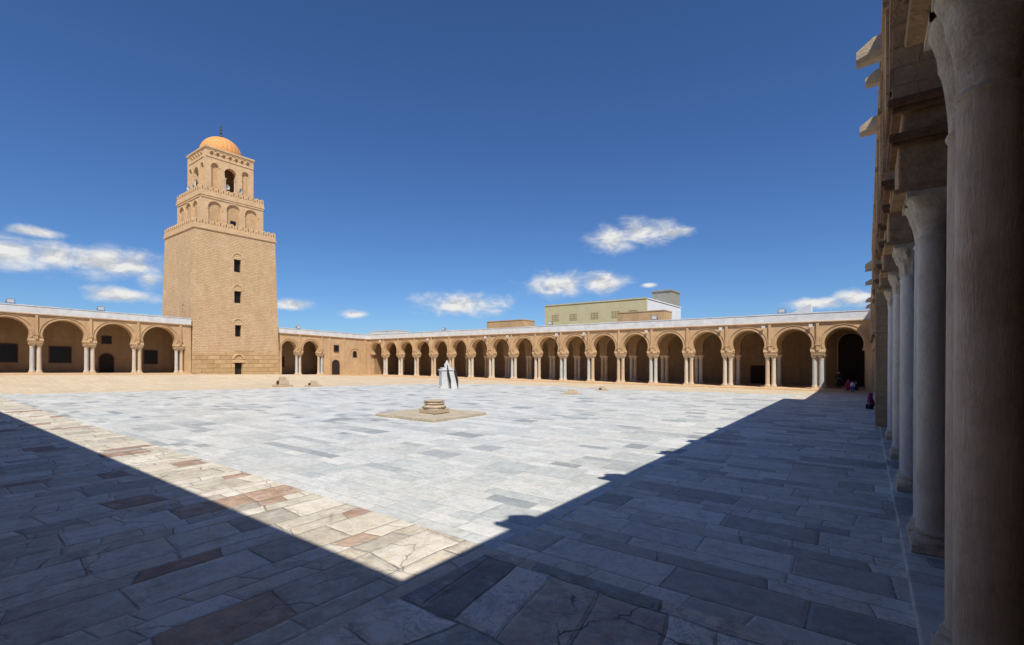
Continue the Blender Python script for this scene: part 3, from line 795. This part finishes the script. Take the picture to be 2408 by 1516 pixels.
# =============== platform + antique column base ===============
DX=-.38
ps=thing('stone_platform',P(17.1+DX,17.9+DX,0),'low square beige stone slab platform laid on the marble court','platform'); po=Vector(ps.location)
PS=newmat('platform_stone',stonefn((.52,.45,.34),(.38,.32,.24),1.8,.02,.5),.9,.1)
M=MB(lambda u,v,z:P(u+DX,v+DX,z)); 
rr=random.Random(2)
for i in range(3):
    for j in range(3):
        a=15.25+i*1.24; b=15.85+j*1.38
        M.box(a+.01,a+1.225,b+.01,b+1.365,0,.14+rr.uniform(0,.03))
M.box(15.27,18.9,15.87,19.9,0,.13)
bev(part('slab',M.mesh('pl',[PS],po),ps),.03,2)
wh=thing('column_base_wellhead',P(17.1+DX,17.7+DX,.16),'weathered antique column base used as a wellhead on a square block','wellhead'); wo=Vector(wh.location)
WS=newmat('wellhead_stone',stonefn((.60,.50,.37),(.40,.31,.21),5,.03,.55),.9,.1)
M=MB(lambda u,v,z:P(17.1+DX+u,17.7+DX+v,z)); M.box(-.54,.54,-.54,.54,.165,.41)
bev(part('block',M.mesh('wb',[WS],wo),wh),.03,2)
M=MB(lambda u,v,z:P(17.1+DX+u*1.05,17.7+DX+v*1.05,(z-.5)*.92+.405))
M.lathe(0,0,[(.50,.50),(.56,.54),(.57,.60),(.52,.65),(.44,.67),(.43,.71),(.47,.735),(.49,.77),(.46,.81),(.41,.83),(.43,.86),(.50,.88),(.50,.93),(.40,.94),(.24,.94),(.22,.92),(.2,.6)],40,0,lambda th,k,z:1+.012*math.sin(5*th+k)+.01*math.sin(11*th-2*k),cap=False)
part('moulded_ring',M.mesh('wr',[WS],wo,smooth=True),wh)
SB_=newmat('block_stone',stonefn((.56,.44,.30),(.40,.32,.21),4,.02,.4),.9,.1)
def cistern(a,b,s,h,lab,hole=True):
    t=thing('stone_block',P(a,b,gz(a,b)),lab,'stone','old stone blocks in the court'); o=Vector(t.location)
    M=MB(lambda u,v,z:P(a+v,b-u,z+gz(a,b)))
    M.box(-s*.75,s*.75,-s*.75,s*.75,-.05,h*.22); M.box(-s*.5,s*.5,-s*.5,s*.5,h*.22,h*.7,t=s*.1); M.box(-s*.3,s*.3,-s*.3,s*.3,h*.7,h,t=s*.05)
    bev(part('block',M.mesh('cb',[SB_],o),t),.04,2)
    if hole:
        M=MB(lambda u,v,z:P(a+v,b-u,z+gz(a,b))); M.box(-s*.16,s*.16,-s*.56,-s*.46,h*.24,h*.58); part('opening',M.mesh('ch',[DARK],o),t)  # solid dark block whose colour stands in for the shade of the hollow
cistern(25,48,.98,1.05,'stepped beige stone vent with dark opening on sandy paving')
cistern(27.2,46.,.85,.62,'low weathered beige stone block on sandy paving')
cistern(33.8,19.2,.85,.36,'low flat beige stone block on marble paving',False)
cistern(39.2,19.1,.7,.4,'small beige stone block near the long arcade')

# =============== buildings beyond ===============
wb=thing('warehouse',P(80,40.5,0),'pale green warehouse with vent windows beyond the arcade','building'); wo=Vector(wb.location)
M=MB(lambda u,v,z:P(80+v,u,z)); M.box(30.6,51.5,0,.5,0,13.35); M.box(31.,51.5,-.25,-.001,9.0,9.25); M.box(30.55,51.5,-.12,.6,13.35,13.55)
part('front_wall',M.mesh('a',[GREENW],wo),wb)
M=MB(lambda u,v,z:P(80+v,u,z)); M.box(30.6,51.5,.5,19,0,13.25); M.box(30.5,51.5,.61,19.1,13.35,13.53)
part('side_wall',M.mesh('a',[GREYW],wo),wb)
M=MB(lambda u,v,z:P(80+v,u,z)); M.box(30.65,34.4,13,18.5,13.54,16.2); M.box(30.5,34.6,12.8,18.7,16.2,16.45)
part('stair_tower',M.mesh('a',[CONC],wo),wb)
for u in (33.,36.3,40.5,45.,49.):
    e=subempty('window',wb,P(80,u,10.9)-wo); eo=P(80,u,10.9)
    M=MB(lambda uu,v,z:P(80+v,uu,z)); M.box(u-.75,u+.75,-.02,-.004,10.4,11.5); part('pane',M.mesh('a',[OLDWOOD_SLIT],eo),e)
    M=MB(lambda uu,v,z:P(80+v,uu,z))
    for i in range(6): x=u-.75+.3*i; M.box(x-.05,x+.05,-.08,-.021,10.4,11.5)
    for i in range(4): z=10.4+.366*i; M.box(u-.8,u+.8,-.07,-.022,z-.05,z+.05)
    part('lattice',M.mesh('a',[GREENW],eo),e)
for (a,b0,b1,z,lab,mm) in ((58.8,41.7,48.9,8.75,'low orange rendered rooftop room beyond the parapet',SAND),(62,21.3,27.9,9.2,'orange rendered flat-roofed rooftop room beyond the parapet',SAND),(62,75,83.5,8.5,'small white rooftop room near the courtyard corner',WHITE)):
    t=thing('rooftop_room',P(a,(b0+b1)/2,0),lab,'building'); o=Vector(t.location)
    M=MB(lambda u,v,zz:P(a+v,u,zz)); M.box(b0,b1,0,3,0,z); part('wall',M.mesh('a',[mm],o),t)
    M=MB(lambda u,v,zz:P(a+v,u,zz)); M.box(b0-.06,b1+.06,-.06,3.06,z,z+.12); part('roof_edge',M.mesh('a',[mm],o),t)
t=thing('roof_pinnacle',P(64,6.0,0),'small pale grey sloping roof rising behind the parapet','roof'); o=Vector(t.location)
M=MB(lambda u,v,z:P(64+v,6.0+u,z)); M.box(-.8,.8,-.8,.8,0,8.0); part('wall',M.mesh('a',[CONC],o),t)
M=MB(lambda u,v,z:P(64+v,6.0+u,z)); 
A=[(-1.,-.8,8.),(1.3,-.8,8.),(1.3,.8,8.),(-1.,.8,8.)]; T_=[(-.95,-.8,9.1),(-.95,.8,9.1)]
M.face(A); M.face([A[0],A[1],T_[0]]); M.face([A[3],A[2],T_[1]]); M.face([A[0],A[3],T_[1],T_[0]]); M.face([A[1],A[2],T_[1],T_[0]])
part('roof',M.mesh('a',[GREYW],o),t)

# =============== floodlights ===============
FB=MB(); FB.box(-.26,.26,-.10,.10,.12,.46); FB.box(-.30,.30,-.14,-.10,.08,.50); fbm=FB.mesh('fl',[LAMPM])
FG=MB(); FG.box(-.24,.24,-.155,-.142,.14,.44); fgm=FG.mesh('fg',[GLASS])
FK=MB(); FK.box(-.02,.02,-.02,.02,0,.12); FK.box(-.33,-.30,-.03,.03,.02,.3); FK.box(.30,.33,-.03,.03,.02,.3); FK.box(-.33,.33,-.03,.03,0,.03); fkm=FK.mesh('fk',[GRILLE])
spots=[(P(A0+.2,b,7.0),0) for b in (6.3,18.3,31.5,50)]+[(P(a,B0+.2,sh(a)+7.0),-R(90)) for a in (8.,14.9)]+[(P(a,B0+.2,sh3(a)+6.95),-R(90)) for a in (37.6,)]
for p,rz in spots:
    t=thing('floodlight',p,'grey floodlight standing on the whitewashed parapet','floodlight','floodlights on the parapets')
    t.rotation_euler=(0,0,0) if rz==0 else (0,0,R(90))
    part('casing',fbm,t); part('glass',fgm,t); part('bracket',fkm,t)
WL=MB(); WL.box(-.13,.13,-.34,-.12,-.12,.14); WL.box(-.035,.035,-.14,0,-.03,.03); wlm=WL.mesh('wl',[WHITE])
for b in [pairs[i] for i in (0,1,2,4,6,7,9,10,13,16)]:
    t=thing('wall_lamp',P(A0-.1,b+.5,5.8),'small pale box lamp fixed under the arcade cornice','lamp','wall lamps under the cornice')
    part('casing',wlm,t); 
# =============== people ===============
def skinobj(name,pts,edges,rad,root,mat,parent,sub=2,loc=(0,0,0)):
    me=bpy.data.meshes.new(name); me.from_pydata(pts,edges,[])
    bm=bmesh.new(); bm.from_mesh(me); L=bm.verts.layers.skin.verify(); bm.verts.ensure_lookup_table()
    for i,v in enumerate(bm.verts):
        r=rad[i]; v[L].radius=(r,r) if not isinstance(r,tuple) else r; v[L].use_root=(i==root)
    bm.to_mesh(me); bm.free()
    o=bpy.data.objects.new('tmp',me); col.objects.link(o)
    o.modifiers.new('s','SKIN'); m=o.modifiers.new('u','SUBSURF'); m.levels=sub
    bpy.context.view_layer.update(); dg=bpy.context.evaluated_depsgraph_get()
    nm=bpy.data.meshes.new_from_object(o.evaluated_get(dg)); bpy.data.objects.remove(o)
    nm.materials.clear(); nm.materials.append(mat)
    for p in nm.polygons: p.use_smooth=True
    return part(name,nm,parent,loc)
def cm(name,c,r=.9): return newmat(name,lambda q:(c,None,0),r)
SKINM=cm('skin',(.36,.20,.12),.6); HAIR=cm('hair',(.02,.015,.012),.6)
def person(loc,rz,s,pose,top,bot,label,scarf=None):
    t=thing('person',loc,label,'person','visitors in the court'); t.rotation_euler=(0,0,rz); t.scale=(s,s,s)
    if pose=='stand':
        J=dict(pel=(0,0,.95),sp=(0,-.01,1.14),ch=(0,0,1.34),nk=(0,0,1.49),hb=(0,-.015,1.58),hd=(0,-.02,1.655),ht=(0,-.01,1.71),
          shL=(.17,0,1.41),elL=(.23,.03,1.13),wrL=(.25,-.07,.89),haL=(.25,-.10,.82),hpL=(.09,0,.90),knL=(.10,-.03,.49),anL=(.10,.02,.09),toL=(.12,-.14,.045))
        J2={k[:-1]+'R':(-x,y,z) for k,(x,y,z) in list(J.items()) if k.endswith('L')}; J.update(J2)
        J['anR']=(-.12,.10,.09); J['toR']=(-.13,-.05,.045); J['knR']=(-.10,.0,.49)
    else:
        J=dict(pel=(0,0,.13),sp=(0,-.03,.32),ch=(0,-.05,.52),nk=(0,-.06,.67),hb=(0,-.085,.75),hd=(0,-.10,.825),ht=(0,-.09,.88),
          shL=(.17,-.05,.59),elL=(.24,-.14,.36),wrL=(.13,-.33,.38),haL=(.09,-.38,.40),hpL=(.10,-.02,.13),knL=(.16,-.40,.42),anL=(.13,-.46,.08),toL=(.14,-.62,.045))
        J2={k[:-1]+'R':(-x,y,z) for k,(x,y,z) in list(J.items()) if k.endswith('L')}; J.update(J2)
    Rr=dict(pel=.13,sp=.115,ch=.135,nk=.055,hb=.065,hd=.092,ht=.07,sh=.07,el=.042,wr=.027,ha=.032,hp=.09,kn=.058,an=.037,to=.032)
    E=[('pel','sp'),('sp','ch'),('ch','nk'),('nk','hb'),('hb','hd'),('hd','ht')]
    for S in 'LR': E+=[('ch','sh'+S),('sh'+S,'el'+S),('el'+S,'wr'+S),('wr'+S,'ha'+S),('pel','hp'+S),('hp'+S,'kn'+S),('kn'+S,'an'+S),('an'+S,'to'+S)]
    names=list(J); idx={k:i for i,k in enumerate(names)}
    pts=[J[k] for k in names]; rad=[Rr.get(k,Rr.get(k[:-1])) for k in names]
    ed=[(idx[a],idx[b]) for a,b in E]
    hd=Vector(J['hd']); pts.append(tuple(hd+Vector((0,-.10,-.01)))); rad.append(.013); ed.append((idx['hd'],len(pts)-1))
    skinobj('body',pts,ed,rad,idx['pel'],SKINM,t)
    for S,sx in (('L',1),('R',-1)):
        h=Vector(J['ha'+S]); d=(h-Vector(J['wr'+S])).normalized(); side=Vector((0,1,0)) if pose=='stand' else Vector((sx,0,0))
        fp=[];fe=[];fr=[]; base=h-d*.02; fp.append(tuple(base)); fr.append(.018)
        for k,(o_,L_) in enumerate(((-.030,.070),(-.010,.085),(.010,.08),(.030,.06))):
            p=base+side*o_+d*.03; i=len(fp); fp+= [tuple(p),tuple(p+d*L_*.5+Vector((-sx*.008,0,0))),tuple(p+d*L_+Vector((-sx*.025,0,0)))]
            fr+=[.010,.009,.007]; fe+=[(0,i),(i,i+1),(i+1,i+2)]
        p=base-side*.035; i=len(fp); fp+=[tuple(p),tuple(p-side*.02+d*.04)]; fr+=[.011,.008]; fe+=[(0,i),(i,i+1)]
        skinobj('hand',fp,fe,fr,0,SKINM,t,1)
    def cloth(nm,keys,mat,ex):
        ks=[k for k in keys]; ix={k:i for i,k in enumerate(ks)}
        ee=[(ix[a],ix[b]) for a,b in E if a in ix and b in ix]
        return skinobj(nm,[J[k] for k in ks],ee,[Rr.get(k,Rr.get(k[:-1]))+ex for k in ks],0,mat,t)
    cloth('shirt',['pel','sp','ch','shL','elL','wrL','shR','elR','wrR'],top,.02)
    cloth('trousers',['pel','hpL','knL','anL','hpR','knR','anR'],bot,.022)
    H=MB(); hx=hd+Vector((0,.015,.025))
    n=8; pr=[]
    for i in range(n+1):
        a=-.5+(math.pi/2+.5)*i/n; pr.append((.108*math.cos(a)+.001,hx.z+.118*math.sin(a)))
    H.lathe(hx.x,hx.y+.012,pr,20); 
    part('hair' if not scarf else 'headscarf',H.mesh('h',[scarf or HAIR],smooth=True),t)
    if scarf:
        H=MB(); H.lathe(hx.x,hx.y+.035,[(.15,hx.z-.26),(.12,hx.z-.15),(.105,hx.z-.06),(.10,hx.z)],20); part('shawl',H.mesh('h',[scarf],smooth=True),t)
    for x in (-.033,.033):
        EY=MB(); EY.lathe(x,-.088+hd.y,[(.001,hd.z+.004),(.009,hd.z+.008),(.012,hd.z+.014),(.009,hd.z+.020),(.001,hd.z+.024)],10)
        part('eye',EY.mesh('e',[HAIR],smooth=True),t)
PINK=cm('pink_cloth',(.34,.03,.12)); RED=cm('red_cloth',(.30,.04,.05)); BLK=cm('black_cloth',(.02,.02,.025)); BLUE=cm('blue_cloth',(.08,.12,.35)); WHT=cm('white_cloth',(.6,.6,.62)); JEAN=cm('jeans',(.06,.08,.14))
person(P(51.3,2.0,.16),R(20),.95,'stand',BLK,BLK,'person in black clothes standing in a shaded arch')
person(P(50.0,1.25,.16),R(0),.95,'sit',RED,PINK,'person in red and pink sitting on the arcade step',PINK)
person(P(49.3,.95,0),R(-20),.58,'stand',WHT,BLUE,'small child in white shirt and blue trousers standing')
person(P(50.1,.75,.16),R(10),.9,'sit',BLK,JEAN,'person in dark top sitting on the arcade step')
person(P(33.9,-.12,.01),R(90)+R(-20),.95,'sit',PINK,BLK,'person in bright pink sitting against the portico step',PINK)

# =============== light, world, camera ===============
ld=Vector((-.53,.50,-1.)).normalized()
sd_=bpy.data.lights.new('sun','SUN'); sd_.energy=5.; sd_.angle=R(.5); sd_.color=(1.,.95,.87)
so_=bpy.data.objects.new('sun',sd_); col.objects.link(so_); so_.rotation_euler=ld.to_track_quat('-Z','Y').to_euler(); so_.location=(20,-20,40)
w=bpy.data.worlds.new('World'); scene.world=w; w.use_nodes=True; nt=w.node_tree; nt.nodes.clear(); q=N(nt)
sky=q.n('ShaderNodeTexSky',sky_type='NISHITA'); sky.sun_disc=False
sv=-ld; sky.sun_elevation=math.asin(sv.z); sky.sun_rotation=math.atan2(sv.x,sv.y)
sky.air_density=1.; sky.dust_density=.1; sky.ozone_density=3.; sky.altitude=200
tint=q.v('MULTIPLY',sky.outputs[0],(.45,.665,.97))
bg=q.n('ShaderNodeBackground'); bg.inputs['Strength'].default_value=.105; q.l(tint,bg.inputs[0])
dirv=q.n('ShaderNodeTexCoord').outputs['Generated']; d=q.sep(dirv)
az=q.m('ARCTAN2',d[0],d[1]); el=q.m('ARCTAN2',d[2],q.m('SQRT',q.m('ADD',q.m('MULTIPLY',d[0],d[0]),q.m('MULTIPLY',d[1],d[1]))))
vec=q.comb(az,el,0.)
clouds=[(10,592,190,44),(130,604,130,42),(230,616,125,40),(320,628,90,40),(350,660,45,30),(290,697,110,20),(90,548,85,14),(1450,562,75,36),(1510,548,85,36),(1590,550,55,16),
 (1320,672,95,36),(1420,668,80,25),(1090,718,110,32),(840,740,42,13),(690,718,56,14),(1930,715,95,16),(2020,702,70,24),(1530,672,22,7)]
def ang(px,py):
    r=(px-1208)/1122; up=(847-py)/1122; X=-.598+.802*r; Y=.802+.598*r
    return math.atan2(X,Y),math.atan2(up,math.hypot(X,Y))
cur=None
for px,py,hw,hh in clouds:
    a0,e0=ang(px,py); a1,_=ang(px+hw,py); _,e1=ang(px,py-hh)
    k=q.v('LENGTH',q.v('MULTIPLY',q.v('SUBTRACT',vec,(a0,e0,0)),(1/abs(a1-a0),1/abs(e1-e0),0)))
    cur=k if cur is None else q.m('MINIMUM',cur,k)
nv=q.v('MULTIPLY',vec,(1.,1.9,1.))
n1=q.noise(nv,19,11,.58,.3)
val=q.m('ADD',q.m('SUBTRACT',1.18,cur),q.m('MULTIPLY',q.m('SUBTRACT',n1,.5),2.1))
mask=q.mr(val,.0,1.1,0,.97,True)
n1b=q.noise(q.v('ADD',nv,(0,.022,0)),19,11,.58,.3)
lit=q.mr(q.m('SUBTRACT',n1,n1b),-.12,.07)
ccol=q.mix(lit,(.60,.62,.65),(.97,.96,.94))
ccol=q.mix(q.mr(val,.2,.8),(.74,.79,.86),ccol)
cb=q.n('ShaderNodeBackground'); q.l(ccol,cb.inputs[0]); cb.inputs[1].default_value=.88
mx=q.n('ShaderNodeMixShader'); q.l(mask,mx.inputs[0]); q.l(bg.outputs[0],mx.inputs[1]); q.l(cb.outputs[0],mx.inputs[2])
wo_=q.n('ShaderNodeOutputWorld'); q.l(mx.outputs[0],wo_.inputs[0])

cd=bpy.data.cameras.new('camera'); cam=bpy.data.objects.new('camera',cd); col.objects.link(cam); scene.camera=cam
cam.location=(0,0,EYE); cam.rotation_euler=(R(90),0,math.atan(837/1122))
cd.sensor_width=36; cd.lens=36*1122/2417; cd.shift_y=86/2417; cd.clip_start=.05; cd.clip_end=6000
scene.view_settings.view_transform='Standard'; scene.view_settings.look='None'; scene.view_settings.exposure=0
